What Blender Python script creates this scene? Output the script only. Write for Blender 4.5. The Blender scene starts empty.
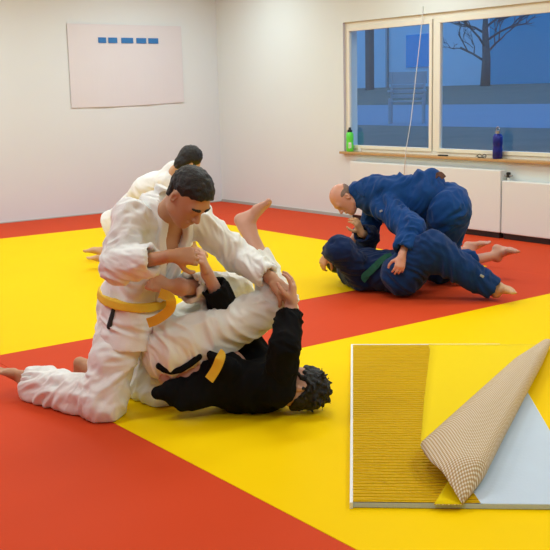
import bpy, bmesh, math, random
import numpy as np
from mathutils import Vector, Matrix

sc = bpy.context.scene
COL = sc.collection
V3 = lambda *a: np.array(a, float)

# ------------------------------------------------------------------ camera
FOC, PITCH, ROLL, YAW = 985.165, .182219, -.02303, .644962
CAMH = 1.5
_cp, _sp = math.cos(PITCH), math.sin(PITCH)
cF = V3(0, _cp, -_sp); _U = V3(0, _sp, _cp); _R = V3(1, 0, 0)
cR = _R*math.cos(ROLL) + _U*math.sin(ROLL)
cU = -_R*math.sin(ROLL) + _U*math.cos(ROLL)
cam_d = bpy.data.cameras.new('camera'); cam = bpy.data.objects.new('camera', cam_d); COL.objects.link(cam)
cam.matrix_world = Matrix(((cR[0], cU[0], -cF[0], 0), (cR[1], cU[1], -cF[1], 0), (cR[2], cU[2], -cF[2], CAMH), (0, 0, 0, 1)))
cam_d.sensor_width = 36; cam_d.lens = FOC/550*36; cam_d.clip_end = 600
sc.camera = cam

# ------------------------------------------------------------------ world, lights, exposure
sc.view_settings.view_transform = 'Standard'; sc.view_settings.look = 'None'
sc.view_settings.gamma = 1; sc.view_settings.use_curve_mapping = False
sc.view_settings.exposure = 0.08
w = bpy.data.worlds.new('dusk'); sc.world = w; w.use_nodes = True
bg = w.node_tree.nodes['Background']; bg.inputs[0].default_value = (.10, .29, .62, 1); bg.inputs[1].default_value = 1.6

e1 = V3(-math.sin(YAW), math.cos(YAW), 0)      # runs along the window wall, towards the corner
e2 = V3(math.cos(YAW), math.sin(YAW), 0)       # runs along the banner wall, towards the corner
def W(a, b, z=0): return e1*a + e2*b + V3(0, 0, z)
E1W, E2W, CEIL = 11.67, 7.86, 3.1

def area(name, loc, sx, sy, power, col=(.78, .95, 1)):
    l = bpy.data.lights.new(name, 'AREA'); l.shape = 'RECTANGLE'; l.size = sx; l.size_y = sy; l.energy = power; l.color = col
    o = bpy.data.objects.new(name, l); o.location = loc; o.rotation_euler = (0, 0, YAW); COL.objects.link(o); return o
for a_ in (1.2, 4.4, 7.4, 10.2):
    for b_ in (.6, 3.6, 6.4):
        area('ceiling_lamp', W(a_, b_, CEIL-.06), 1.5, .5, 35)

# ------------------------------------------------------------------ materials
def mat(name, col, rough=.6, bump=0, bscale=200, vary=0, vscale=4, spec=.5, metal=0, sub=0, sheen=0, warp=None):
    m = bpy.data.materials.new(name); m.use_nodes = True; nt = m.node_tree; N = nt.nodes; L = nt.links
    b = N['Principled BSDF']; b.inputs['Roughness'].default_value = rough; b.inputs['Metallic'].default_value = metal
    b.inputs['Specular IOR Level'].default_value = spec; b.inputs['Base Color'].default_value = (*col, 1)
    if sheen: b.inputs['Sheen Weight'].default_value = sheen
    if sub:
        b.inputs['Subsurface Weight'].default_value = sub; b.inputs['Subsurface Radius'].default_value = (.02, .008, .005); b.inputs['Subsurface Scale'].default_value = .5
    tc = N.new('ShaderNodeTexCoord')
    if vary:
        n = N.new('ShaderNodeTexNoise'); n.inputs['Scale'].default_value = vscale; n.inputs['Detail'].default_value = 4
        L.new(tc.outputs['Object'], n.inputs['Vector'])
        mx = N.new('ShaderNodeMix'); mx.data_type = 'RGBA'
        mx.inputs['A'].default_value = (*[c*(1-vary) for c in col], 1); mx.inputs['B'].default_value = (*[min(1, c*(1+vary)) for c in col], 1)
        L.new(n.outputs['Fac'], mx.inputs['Factor']); L.new(mx.outputs['Result'], b.inputs['Base Color'])
    if bump:
        n2 = N.new('ShaderNodeTexNoise'); n2.inputs['Scale'].default_value = bscale; n2.inputs['Detail'].default_value = 3
        L.new(tc.outputs['Object'], n2.inputs['Vector'])
        bp = N.new('ShaderNodeBump'); bp.inputs['Strength'].default_value = bump; bp.inputs['Distance'].default_value = .004
        L.new(n2.outputs['Fac'], bp.inputs['Height']); L.new(bp.outputs['Normal'], b.inputs['Normal'])
    return m
M = {}
M['yellow_mat'] = mat('yellow_mat', (.93, .60, .001), .6, .15, 260, .03, 1.5, .03)
M['red_mat'] = mat('red_mat', (.62, .062, .018), .6, .15, 260, .04, 1.5, .04)
M['wall'] = mat('wall_paint', (.71, .74, .77), .85, .1, 60, .02, 1)
M['wallb'] = mat('window_wall_paint', (.73, .77, .76), .85, .1, 60, .02, 1)
M['ceil'] = mat('ceiling_paint', (.8, .78, .74), .9)
M['concrete'] = mat('concrete', (.3, .29, .28), .9, .3, 30, .1)
M['base'] = mat('baseboard_paint', (.42, .44, .40), .6)
M['frame'] = mat('window_frame_paint', (.80, .76, .66), .4)
M['lilac'] = mat('reveal_paint', (.55, .53, .60), .7)
M['wood'] = mat('sill_wood', (.50, .30, .12), .45, .2, 40, .2, 20)
M['cover'] = mat('radiator_cover_paint', (.76, .79, .77), .5)
M['dark'] = mat('black_plastic', (.012, .012, .013), .4)
M['metal'] = mat('grey_metal', (.4, .4, .4), .35, metal=1)
M['banner'] = mat('banner_cloth', (.70, .66, .70), .8, .2, 8, .03, 3)
M['bannerblue'] = mat('banner_blue_print', (.03, .17, .45), .8)
M['green'] = mat('green_plastic', (.12, .75, .06), .35)
M['whitep'] = mat('white_plastic', (.8, .8, .78), .5)
M['bottleblue'] = mat('blue_metal', (.012, .02, .22), .3, metal=.4)
M['cord'] = mat('white_cord', (.7, .68, .64), .6)
M['gi_white'] = mat('white_cotton', (.84, .83, .80), .9, .35, 260, .05, 7, .2, sheen=.15)
M['pants_white'] = mat('white_trouser_cotton', (.83, .81, .75), .9, .3, 300, .05, 7, .2, sheen=.15)
M['gi_grey'] = mat('pale_blue_white_cotton', (.70, .73, .76), .9, .3, 260, .04, 7, .2, sheen=.15)
M['gi_black'] = mat('black_cotton', (.006, .006, .0065), .9, .3, 260, .2, 8, .1)
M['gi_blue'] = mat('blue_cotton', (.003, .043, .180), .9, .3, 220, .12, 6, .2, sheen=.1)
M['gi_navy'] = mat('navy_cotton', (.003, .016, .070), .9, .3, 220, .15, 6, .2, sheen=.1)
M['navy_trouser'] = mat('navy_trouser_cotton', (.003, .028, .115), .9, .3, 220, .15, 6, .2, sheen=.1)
M['belt_yellow'] = mat('yellow_belt_cotton', (.80, .50, .03), .8, .3, 250, .08, 20)
M['belt_green'] = mat('green_belt_cotton', (.006, .10, .06), .8, .3, 250, .08, 20)
M['belt_brown'] = mat('brown_belt_cotton', (.09, .03, .015), .8, .3, 250)
M['skin_tan'] = mat('tan_skin', (.50, .25, .135), .5, .08, 120, .08, 9, .4, sub=.12)
M['skin_pink'] = mat('pink_skin', (.62, .33, .23), .5, .08, 120, .1, 9, .4, sub=.12)
M['skin_fair'] = mat('fair_skin', (.62, .36, .20), .5, .08, 120, .08, 9, .4, sub=.12)
M['skin_ruddy'] = mat('ruddy_skin', (.60, .29, .20), .42, .08, 120, .1, 9, .4, sub=.12)
M['hair'] = mat('black_hair', (.010, .008, .007), .55, 1.0, 160, .3, 60, .4)
M['hair_grey'] = mat('grey_hair', (.20, .13, .10), .7, 1.0, 160, .3, 60, .3)
M['slit_dark'] = mat('dark_strip_cloth', (.02, .02, .022), .8)
M['badge'] = mat('embroidered_badge', (.30, .32, .36), .8)

# ------------------------------------------------------------------ object helpers
def props(o, label=None, cat=None, group=None, kind=None):
    if label: o['label'] = label
    if cat: o['category'] = cat
    if group: o['group'] = group
    if kind: o['kind'] = kind
    return o
def empty(name, loc, label, cat, group=None):
    o = bpy.data.objects.new(name, None); o.location = loc; COL.objects.link(o); o.empty_display_size = .1
    return props(o, label, cat, group)
def link(name, verts, faces, m, parent=None, smooth=False, mats=None, fm=None):
    verts = np.asarray(verts, float)
    org = np.array(parent_origin(parent)) if parent else verts.mean(0)*np.array([1, 1, 0])+np.array([0, 0, verts[:, 2].min()])
    me = bpy.data.meshes.new(name); me.from_pydata((verts-org).tolist(), [], [list(map(int, f)) for f in faces])
    for x in (mats or [m]): me.materials.append(x)
    if fm is not None: me.polygons.foreach_set('material_index', np.asarray(fm, np.int32))
    if smooth: me.polygons.foreach_set('use_smooth', [True]*len(me.polygons))
    me.update()
    o = bpy.data.objects.new(name, me); COL.objects.link(o)
    if parent: o.parent = parent
    else: o.location = org
    return o
def parent_origin(p):
    x = np.zeros(3)
    while p is not None: x = x + np.array(p.location); p = p.parent
    return x
class MB:
    def __init__(s): s.v = []; s.f = []
    def add(s, v, f):
        n = len(s.v); s.v += [list(map(float, q)) for q in v]; s.f += [[i+n for i in q] for q in f]; return s
    def box(s, c, ax, ay, az):   # centre + half-axis vectors
        c, ax, ay, az = map(lambda q: np.array(q, float), (c, ax, ay, az))
        v = [c+i*ax+j*ay+k*az for k in (-1, 1) for j in (-1, 1) for i in (-1, 1)]
        f = [(0, 2, 3, 1), (4, 5, 7, 6), (0, 1, 5, 4), (2, 6, 7, 3), (0, 4, 6, 2), (1, 3, 7, 5)]
        if np.dot(np.cross(ax, ay), az) < 0: f = [q[::-1] for q in f]
        return s.add(v, f)
    def wbox(s, a0, a1, b0, b1, z0, z1):   # room-aligned box
        return s.box(W((a0+a1)/2, (b0+b1)/2, (z0+z1)/2), e1*(a1-a0)/2, e2*(b1-b0)/2, V3(0, 0, (z1-z0)/2))
    def lathe(s, c, prof, n=24, ax=V3(0, 0, 1)):
        ax = ax/np.linalg.norm(ax); u = np.cross(ax, V3(.3, .9, .1)); u /= np.linalg.norm(u); v = np.cross(ax, u)
        vs = []; fs = []
        for r, z in prof:
            for i in range(n):
                t = 2*math.pi*i/n; vs.append(c+ax*z+(u*math.cos(t)+v*math.sin(t))*r)
        for k in range(len(prof)-1):
            for i in range(n): fs.append((k*n+i, k*n+(i+1) % n, (k+1)*n+(i+1) % n, (k+1)*n+i))
        fs.append(tuple(range(n))[::-1]); fs.append(tuple((len(prof)-1)*n+i for i in range(n)))
        return s.add(vs, fs)
    def tube(s, pts, r, n=8):
        pts = [np.array(p, float) for p in pts]; vs = []; fs = []
        rr = r if hasattr(r, '__len__') else [r]*len(pts)
        for k, p in enumerate(pts):
            d = pts[min(k+1, len(pts)-1)]-pts[max(k-1, 0)]; d = d/np.linalg.norm(d)
            u = np.cross(d, V3(.31, .2, .93)); u /= np.linalg.norm(u); v = np.cross(d, u)
            for i in range(n):
                t = 2*math.pi*i/n; vs.append(p+(u*math.cos(t)+v*math.sin(t))*rr[k])
        for k in range(len(pts)-1):
            for i in range(n): fs.append((k*n+i, k*n+(i+1) % n, (k+1)*n+(i+1) % n, (k+1)*n+i))
        fs.append(tuple(range(n))[::-1]); fs.append(tuple((len(pts)-1)*n+i for i in range(n)))
        return s.add(vs, fs)
    def build(s, name, m, parent=None, smooth=False, bevel=0):
        o = link(name, s.v, s.f, m, parent, smooth)
        if bevel:
            b = o.modifiers.new('bevel', 'BEVEL'); b.width = bevel; b.segments = 2; b.limit_method = 'ANGLE'
        return o
def ray(x, y): return cF*FOC+cR*(x-275)-cU*(y-275)
def P(x, y, Y):
    r = ray(x, y); return V3(0, 0, CAMH)+r*Y/r[1]
def G(x, y, z=0):
    r = ray(x, y); return V3(0, 0, CAMH)+r*(z-CAMH)/r[2]

# ------------------------------------------------------------------ room
MT = .04
def struct(name, mb, m, **k): return props(mb.build(name, m, **k), kind='structure')
struct('floor', MB().wbox(-3, E1W+.2, -3, E2W+.2, -.2, -MT), M['concrete'])
struct('ceiling', MB().wbox(-3, E1W+.2, -3, E2W+.2, CEIL, CEIL+.1), M['ceil'])
struct('wall_left', MB().wbox(E1W, E1W+.2, -3, E2W+.2, -MT, CEIL), M['wall'])
struct('wall_near', MB().wbox(-3.2, -3, -3, E2W+.2, -.2, CEIL), M['wall'])
struct('wall_side', MB().wbox(-3, E1W, -3.2, -3, -.2, CEIL), M['wall'])
# window wall: a = e1 coordinate; window opening a in [WA1, WA0]
WA0, WA1, WZ0, WZ1, WT = E1W-2.66, E1W-7.4, .80, 2.30, .22
mb = MB().wbox(WA0, E1W, E2W, E2W+WT, -MT, CEIL).wbox(-3, WA1, E2W, E2W+WT, -MT, CEIL)
mb.wbox(WA1, WA0, E2W, E2W+WT, -MT, WZ0-.03).wbox(WA1, WA0, E2W, E2W+WT, WZ1, CEIL)
struct('wall_right', mb, M['wallb'])
struct('baseboard_right', MB().wbox(-3, E1W-.012, E2W-.012, E2W, 0, .035), M['base'])
struct('baseboard_left', MB().wbox(E1W-.012, E1W, -3, E2W, 0, .012), M['base'])
# window: frames and panes
def pane_mat():
    m = bpy.data.materials.new('window_glass'); m.use_nodes = True; nt = m.node_tree; nt.nodes.clear()
    o = nt.nodes.new('ShaderNodeOutputMaterial'); mx = nt.nodes.new('ShaderNodeMixShader'); t = nt.nodes.new('ShaderNodeBsdfTransparent')
    g = nt.nodes.new('ShaderNodeBsdfGlossy'); g.inputs['Roughness'].default_value = .01; fr = nt.nodes.new('ShaderNodeFresnel'); pass
    ge = nt.nodes.new('ShaderNodeNewGeometry'); ir = nt.nodes.new('ShaderNodeMix'); ir.inputs['A'].default_value = 1.5; ir.inputs['B'].default_value = 1/1.5   # same glass from both faces
    nt.links.new(ge.outputs['Backfacing'], ir.inputs['Factor']); nt.links.new(ir.outputs['Result'], fr.inputs[0])
    t.inputs[0].default_value = (.93, .97, 1, 1)
    nt.links.new(fr.outputs[0], mx.inputs[0]); nt.links.new(t.outputs[0], mx.inputs[1]); nt.links.new(g.outputs[0], mx.inputs[2]); nt.links.new(mx.outputs[0], o.inputs[0]); return m
M['glass'] = pane_mat()
FY0, FY1 = E2W+.035, E2W+.10
edges = [WA0, E1W-4.12, E1W-5.85, WA1]
root = MB()
root.wbox(WA1, WA0, FY0, FY1, WZ0-.03, WZ0+.035).wbox(WA1, WA0, FY0, FY1, WZ1-.06, WZ1)
root.wbox(WA0-.04, WA0, FY0, FY1, WZ0+.035, WZ1-.06).wbox(WA1, WA1+.055, FY0, FY1, WZ0+.035, WZ1-.06)
for x in edges[1:3]: root.wbox(x-.035, x+.035, FY0, FY1, WZ0+.035, WZ1-.06)
wf = struct('window_1', root, M['frame'], bevel=.004)
for i in range(3):
    hi, lo = edges[i]-(.04 if i == 0 else .035), edges[i+1]+(.055 if i == 2 else .045)
    s = MB()
    for q in ((lo, hi, WZ0+.035, WZ0+.075), (lo, hi, WZ1-.105, WZ1-.06), (lo, lo+.04, WZ0+.075, WZ1-.105), (hi-.04, hi, WZ0+.075, WZ1-.105)):
        s.wbox(q[0], q[1], FY0-.012, FY0+.035, q[2], q[3])
    so = s.build('sash', M['frame'], wf, bevel=.003)
    MB().wbox(lo+.04, hi-.04, FY0+.012, FY0+.018, WZ0+.07, WZ1-.1).build('pane', M['glass'], so)
MB().wbox(WA0-.004, WA0+.0, E2W+.002, FY0, WZ0, WZ1).build('reveal', M['lilac'], wf)
struct('trim_1', MB().wbox(WA1-.03, WA0+.01, E2W-.07, E2W+.05, WZ0-.028, WZ0), M['wood'], bevel=.005)

# ------------------------------------------------------------------ mats laid on the floor
def mat_area(name, m, label, rects):
    mb = MB()
    for a0, a1, b0, b1 in rects: mb.wbox(a0, a1, b0, b1, -MT, 0)
    return props(mb.build(name, m, bevel=.002), label, 'floor mat')
YB, RW, BA0, BA1, BB = 10.38, 6.47, 4.48, 5.56, 2.04
g = .0012
mat_area('floor_mat', M['red_mat'], 'long red mat strip along the foot of the banner wall', [(YB+g, E1W, -3, E2W)])
mat_area('floor_mat', M['red_mat'], 'red mat strip along the window wall in front of the radiator covers', [(-3, YB-g, RW+g, E2W)])
mat_area('floor_mat', M['yellow_mat'], 'large yellow mat area in the background behind the grapplers', [(BA1+g, YB-g, BB+g, RW-g)])
mat_area('floor_mat', M['red_mat'], 'red mat band crossing the middle of the room under the men in blue', [(BA0+g, BA1-g, BB+g, RW-g)])
mat_area('floor_mat', M['yellow_mat'], 'yellow mat area in the foreground under the man in the black jacket', [(-3, BA0-g, BB+g, RW-g)])
mat_area('floor_mat', M['red_mat'], 'red mat area at the bottom left corner in front of the kneeling man', [(-3, YB-g, -3, BB-g)])
# ------------------------------------------------------------------ implicit surfaces: blended limbs meshed with surface nets
def nrm(v): v = np.array(v, float); return v/np.linalg.norm(v)
def cone(a, b, ra, rb, flat=False, k=None): return ('c', np.array(a, float), np.array(b, float), ra, rb, flat, k)
def ell(c, r, ax=None, k=None):
    A = np.eye(3) if ax is None else np.array(ax, float)
    return ('e', np.array(c, float), np.array(r, float), A, k)
def frame(f, u):      # rows: right, forward, up
    f = nrm(f); u = np.array(u, float); u = nrm(u-f*np.dot(u, f)); return np.array([np.cross(f, u), f, u])
def pbox(p, m):
    if p[0] == 'c':
        r = max(p[3], p[4])+m; return np.minimum(p[1], p[2])-r, np.maximum(p[1], p[2])+r
    R = np.sqrt(((p[3]*p[2][:, None])**2).sum(0))+m; return p[1]-R, p[1]+R
def pdist(p, X):
    if p[0] == 'c':
        a, b, ra, rb, flat = p[1:6]; ab = b-a; L = np.linalg.norm(ab)+1e-9; d = ab/L
        q = X-a; s = q@d; t = np.clip(s/L, 0, 1)
        q -= (t*L)[..., None]*d
        D = np.sqrt((q*q).sum(-1))-(ra+(rb-ra)*t)
        if flat: D = np.maximum(D, s-L)
        return D
    q = (X-p[1])@p[3].T; r = p[2]
    k0 = np.sqrt(((q/r)**2).sum(-1)); k1 = np.sqrt(((q/(r*r))**2).sum(-1))+1e-9
    return k0*(k0-1)/k1
class Field:
    def __init__(s, lo, hi, h):
        s.h = h; s.lo = np.array(lo, float)-3*h; n = np.ceil((np.array(hi)+3*h-s.lo)/h).astype(int)+1
        s.n = n; s.F = np.full(n, .08, np.float32)
    @staticmethod
    def around(groups, h, m=.05):
        los, his = zip(*[pbox(p, m) for g_ in groups for p in g_[0]]); return Field(np.min(los, 0), np.max(his, 0), h)
    def sub(s, lo, hi):
        i0 = np.clip(np.floor((lo-s.lo)/s.h).astype(int), 0, s.n); i1 = np.clip(np.ceil((hi-s.lo)/s.h).astype(int)+1, 0, s.n)
        return tuple(slice(a, b) for a, b in zip(i0, i1))
    def pts(s, sl):
        ax = [s.lo[i]+s.h*np.arange(sl[i].start, sl[i].stop) for i in range(3)]
        return np.stack(np.meshgrid(*ax, indexing='ij'), -1)
    def add(s, prims, k=.03, kj=None):     # blends prims among themselves with k, then into the field with kj
        T = s if kj is None else Field.__new__(Field)
        if kj is not None: T.h, T.lo, T.n, T.F = s.h, s.lo, s.n, np.full(s.n, .08, np.float32)
        for p in prims:
            kk = p[-1] if p[-1] is not None else k
            sl = s.sub(*pbox(p, .05+kk)); 
            if any(q.stop <= q.start for q in sl): continue
            D = pdist(p, s.pts(sl)); A = T.F[sl]; hh = np.maximum(kk-np.abs(A-D), 0)/kk
            T.F[sl] = np.minimum(A, D)-hh*hh*kk*.25
        if kj is not None:
            hh = np.maximum(kj-np.abs(s.F-T.F), 0)/kj; s.F = np.minimum(s.F, T.F)-hh*hh*kj*.25
        return s
    def cut(s, prims, k=.008):
        for p in prims:
            sl = s.sub(*pbox(p, .03+k)); 
            if any(q.stop <= q.start for q in sl): continue
            D = -pdist(p, s.pts(sl)); A = s.F[sl]; hh = np.maximum(k-np.abs(A-D), 0)/k
            s.F[sl] = np.maximum(A, D)+hh*hh*k*.25
        return s
    def like(s, off, mask):                # a band lying on this surface: inside surface+off AND inside mask prims/functions
        T = Field.__new__(Field); T.h, T.lo, T.n = s.h, s.lo, s.n
        Mk = np.full(s.n, .08, np.float32)
        for p in mask:
            sl = s.sub(*pbox(p, .03)); 
            if any(q.stop <= q.start for q in sl): continue
            Mk[sl] = np.minimum(Mk[sl], pdist(p, s.pts(sl)))
        T.F = np.maximum(s.F-off, Mk); return T
    def shell(s, t):                       # keep only the outer skin of thickness t
        s.F = np.maximum(s.F, -s.F-t); return s
    def slab(s, off, c, n, half, r):       # belt: slice of the offset surface, within radius r of c
        T = Field.__new__(Field); T.h, T.lo, T.n = s.h, s.lo, s.n; n = nrm(n); c = np.array(c, float)
        T.F = np.full(s.n, .08, np.float32); sl = s.sub(c-r-.05, c+r+.05); X = s.pts(sl)-c
        T.F[sl] = np.maximum(np.maximum(s.F[sl]-off, np.abs(X@n)-half), np.sqrt((X*X).sum(-1))-r); return T
    def floor_clip(s, z=.002):
        sl = s.sub(s.lo, s.lo+s.n*s.h); zz = s.lo[2]+s.h*np.arange(s.n[2]); s.F = np.maximum(s.F, (z-zz)[None, None, :].astype(np.float32)); return s
    def snap(s, p, n=6):
        p = np.array(p, float)
        def v(x):
            g = (x-s.lo)/s.h; i = np.clip(np.floor(g).astype(int), 0, s.n-2); f = g-i; r = 0
            for a in (0, 1):
                for b in (0, 1):
                    for c in (0, 1): r += s.F[i[0]+a, i[1]+b, i[2]+c]*(f[0] if a else 1-f[0])*(f[1] if b else 1-f[1])*(f[2] if c else 1-f[2])
            return r
        for _ in range(n):
            e = s.h; gr = np.array([v(p+np.eye(3)[k]*e)-v(p-np.eye(3)[k]*e) for k in range(3)])/(2*e)
            p = p-gr*v(p)/(gr@gr+1e-6)
        return p
    def mesh(s):
        F = s.F.copy(); F[0] = F[-1] = .08; F[:, 0] = F[:, -1] = .08; F[:, :, 0] = F[:, :, -1] = .08
        I = F < 0; nx, ny, nz = F.shape
        c = np.zeros((nx-1, ny-1, nz-1), np.int8)
        offs = [(i, j, k) for i in (0, 1) for j in (0, 1) for k in (0, 1)]
        for i, j, k in offs: c += I[i:nx-1+i, j:ny-1+j, k:nz-1+k]
        cells = np.argwhere((c > 0) & (c < 8)); idx = -np.ones(c.shape, np.int32); idx[tuple(cells.T)] = np.arange(len(cells))
        acc = np.zeros((len(cells), 3)); cnt = np.zeros(len(cells))
        for i, j, k in offs:
            for ax in range(3):
                if (i, j, k)[ax]: continue
                o2 = [i, j, k]; o2[ax] = 1
                a = F[cells[:, 0]+i, cells[:, 1]+j, cells[:, 2]+k]; b = F[cells[:, 0]+o2[0], cells[:, 1]+o2[1], cells[:, 2]+o2[2]]
                m = (a < 0) != (b < 0); t = np.where(m, a/np.where(m, a-b, 1), 0)
                p = np.tile(np.array([i, j, k], float), (len(cells), 1)); p[:, ax] += t
                acc[m] += p[m]; cnt[m] += 1
        V = s.lo+s.h*(cells+acc/cnt[:, None])
        faces = []
        for ax in range(3):
            u, v = [(1, 2), (2, 0), (0, 1)][ax]
            sa = [slice(None)]*3; sb = [slice(None)]*3; sa[ax] = slice(0, -1); sb[ax] = slice(1, None)
            A, B = I[tuple(sa)], I[tuple(sb)]
            e = np.argwhere(A != B); fl = A[tuple(e.T)]
            q = []
            for du, dv in ((-1, -1), (0, -1), (0, 0), (-1, 0)):
                d = e.copy(); d[:, u] += du; d[:, v] += dv; q.append(idx[tuple(d.T)])
            q = np.stack(q, 1); q[~fl] = q[~fl][:, ::-1]; faces.append(q)
        return V, np.concatenate(faces)
def normals(V, Fc):
    n = np.cross(V[Fc[:, 2]]-V[Fc[:, 0]], V[Fc[:, 3]]-V[Fc[:, 1]]); N = np.zeros_like(V)
    for i in range(4): np.add.at(N, Fc[:, i], n)
    return N/(np.linalg.norm(N, axis=1)[:, None]+1e-12)
def relax(V, Fc, n=1):
    for _ in range(n):
        S = np.zeros_like(V); c = np.zeros(len(V))
        for i in range(4):
            for j in (1, 3): np.add.at(S, Fc[:, i], V[Fc[:, (i+j) % 4]]); np.add.at(c, Fc[:, i], 1)
        V = V*.5+.5*S/c[:, None]
    return V
_rs = np.random.RandomState(5); _tab = _rs.uniform(-1, 1, 4096)
def vnoise(X):
    i = np.floor(X).astype(np.int64); f = X-i; f = f*f*(3-2*f); r = 0
    for a in (0, 1):
        for b in (0, 1):
            for c in (0, 1):
                h = ((i[:, 0]+a)*73856093 ^ (i[:, 1]+b)*19349663 ^ (i[:, 2]+c)*83492791) & 4095
                r = r+_tab[h]*(f[:, 0] if a else 1-f[:, 0])*(f[:, 1] if b else 1-f[:, 1])*(f[:, 2] if c else 1-f[:, 2])
    return r
def wrinkle(V, N, limbs, amp, seed):
    # folds wrap around each limb's axis, broken up by noise; softer lumps everywhere
    num = np.zeros(len(V)); den = np.full(len(V), 1e-6)
    for j, p in enumerate(limbs):
        a, b = p[1], p[2]; L = np.linalg.norm(b-a)+1e-9; d = (b-a)/L; q = V-a; s = q@d; t = np.clip(s/L, 0, 1)
        rad = q-(t*L)[:, None]*d; r = np.linalg.norm(rad, axis=1); D = r-(p[3]+(p[4]-p[3])*t)
        wgt = np.exp(-(np.maximum(D, 0)/.03)**2)+1e-9; u = rad/(r[:, None]+1e-6)
        c = np.stack([s*17, u[:, 0]*1.3+seed*3.7+j, u[:, 1]*1.3+u[:, 2]*1.1], 1)
        c[:, 0] += 1.4*u[:, 2]+1.1*u[:, 0]+1.2*vnoise(V*6+seed)
        n1 = 1-2*np.abs(vnoise(c)); n2 = 1-2*np.abs(vnoise(c*np.array([1.9, 1.6, 1.6])+31))
        num += wgt*(n1+.45*n2-.5); den += wgt
    lump = vnoise(V*9+seed*1.3)*.7+vnoise(V*20+seed)*.35
    return V+N*((num/den)*amp+lump*amp*.7)[:, None]
def emit(name, fld, m, parent, limbs=None, amp=0, seed=1, rel=1, top=None):
    V, Fc = fld.mesh()
    if len(V) == 0: return None
    V = relax(V, Fc, rel)
    if amp:
        V = wrinkle(V, normals(V, Fc), limbs, amp, seed)
        V[:, 2] = np.maximum(V[:, 2], .003)
        V = relax(V, Fc, 1)
    return link(name, V, Fc, m, parent, True)

# ------------------------------------------------------------------ anatomy
def head_prims(c, f, u, s=1.0):
    A = frame(f, u); r, f, u = A; q = lambda x, y, z: c+s*(r*x+f*y+u*z)
    main = [ell(q(0, -.012, .035), s*V3(.076, .096, .088), A), ell(q(0, .012, -.02), s*V3(.066, .078, .095), A),
            ell(q(0, .045, -.085), s*V3(.042, .04, .038), A), cone(q(-.045, .005, -.07), q(0, .06, -.098), s*.024, s*.018), cone(q(.045, .005, -.07), q(0, .06, -.098), s*.024, s*.018),
            cone(q(-.035, .074, .022), q(.035, .074, .022), s*.014, s*.014)]
    det = [cone(q(0, .084, .012), q(0, .108, -.028), s*.008, s*.012), ell(q(-.012, .098, -.032), s*V3(.009, .011, .008), A), ell(q(.012, .098, -.032), s*V3(.009, .011, .008), A),
           ell(q(0, .088, -.056), s*V3(.024, .011, .006), A), ell(q(0, .087, -.066), s*V3(.02, .011, .007), A)]
    for e in (-1, 1):
        det += [ell(q(e*.03, .073, .002), s*V3(.0145, .012, .011), A)]
        det += [ell(q(e*.078, -.012, -.005), s*V3(.009, .019, .031), frame(f*1+r*e*.25, u))]
    cuts = [ell(q(e*.083, -.004, -.002), s*V3(.006, .009, .014), A) for e in (-1, 1)]
    return main, det, cuts, q, A
def hand_prims(w, d, pn, side, curl=.5, s=1.0, spread=.12, thumb=.6):
    # w wrist, d direction to the knuckles, pn palm normal, side +1/-1 places the thumb
    d = nrm(d); pn = nrm(np.array(pn)-d*np.dot(pn, d)); x = np.cross(d, pn)*side
    q = lambda a, b, c: w+s*(x*a+d*b+pn*c)
    palm = [cone(q(.0, -.02, 0), q(0, .02, 0), s*.026, s*.024), cone(q(.018, .02, .0), q(.028, .082, 0), s*.016, s*.0125), cone(q(.0, .02, 0), q(.009, .086, -.002), s*.016, s*.0125),
            cone(q(-.012, .02, 0), q(-.011, .082, -.001), s*.015, s*.012), cone(q(-.022, .02, 0), q(-.029, .074, .001), s*.014, s*.0115), cone(q(.016, .02, .008), q(.03, .045, .012), s*.016, s*.015)]
    fin = []
    for i, (bx, by, l) in enumerate(((.028, .084, .072), (.009, .089, .08), (-.011, .085, .074), (-.029, .077, .058))):
        p = q(bx, by, 0); a = 0; sp = (1.5-i)*spread; ch = []
        for k, (fr, rr) in enumerate(((.45, .0098), (.31, .0088), (.24, .0078))):
            a += curl*(.9 if k == 0 else 1.15)*(1+.07*i)
            dd = nrm(d*math.cos(a)+pn*math.sin(a)+x*sp*math.cos(a)); p2 = p+dd*l*fr*s
            ch.append(cone(p, p2, rr*s, (rr-.0008)*s)); p = p2
        fin.append(ch)
    t0 = q(.028, .03, .008); t1 = t0+s*.04*nrm(x*.75+d*.6+pn*thumb*.7); t2 = t1+s*.032*nrm(x*.3+d*.75+pn*thumb); t3 = t2+s*.024*nrm(x*-.1+d*.9+pn*thumb)
    fin.append([cone(t0, t1, .014*s, .0115*s), cone(t1, t2, .0112*s, .010*s), cone(t2, t3, .010*s, .0085*s)])
    return palm, fin
def foot_prims(a, d, dn, side, s=1.0, curl=0.0):
    # a ankle, d toe direction, dn towards the sole, side places the big toe
    d = nrm(d); dn = nrm(np.array(dn)-d*np.dot(dn, d)); x = np.cross(d, dn)*side
    q = lambda i, j, k: a+s*(x*i+d*j+dn*k)
    main = [cone(q(0, 0, -.02), q(0, -.025, .04), s*.036, s*.031), cone(q(0, 0, .01), q(.008, .09, .045), s*.036, s*.024), cone(q(0, -.02, .045), q(-.012, .09, .055), s*.026, s*.018),
            cone(q(.022, .09, .05), q(.028, .13, .053), s*.022, s*.019), cone(q(0, .09, .05), q(-.005, .13, .055), s*.02, s*.016), cone(q(-.02, .08, .055), q(-.032, .115, .058), s*.018, s*.015)]
    toes = []
    for (i, j, l, r) in ((.031, .14, .038, .0135), (.011, .142, .034, .0095), (-.006, .138, .03, .009), (-.021, .131, .027, .0085), (-.036, .12, .022, .008)):
        p = q(i, j, .055); p2 = p+s*l*.6*nrm(d-dn*.15*0+dn*curl); toes.append([cone(q(i*.8, j-.03, .053), p, r*s*1.1, r*s), cone(p, p2+0, r*s, r*s*1.02), cone(p2, p2+s*l*.4*nrm(d+dn*(curl+.5)), r*s, r*s*.9)])
    return main, toes
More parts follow.
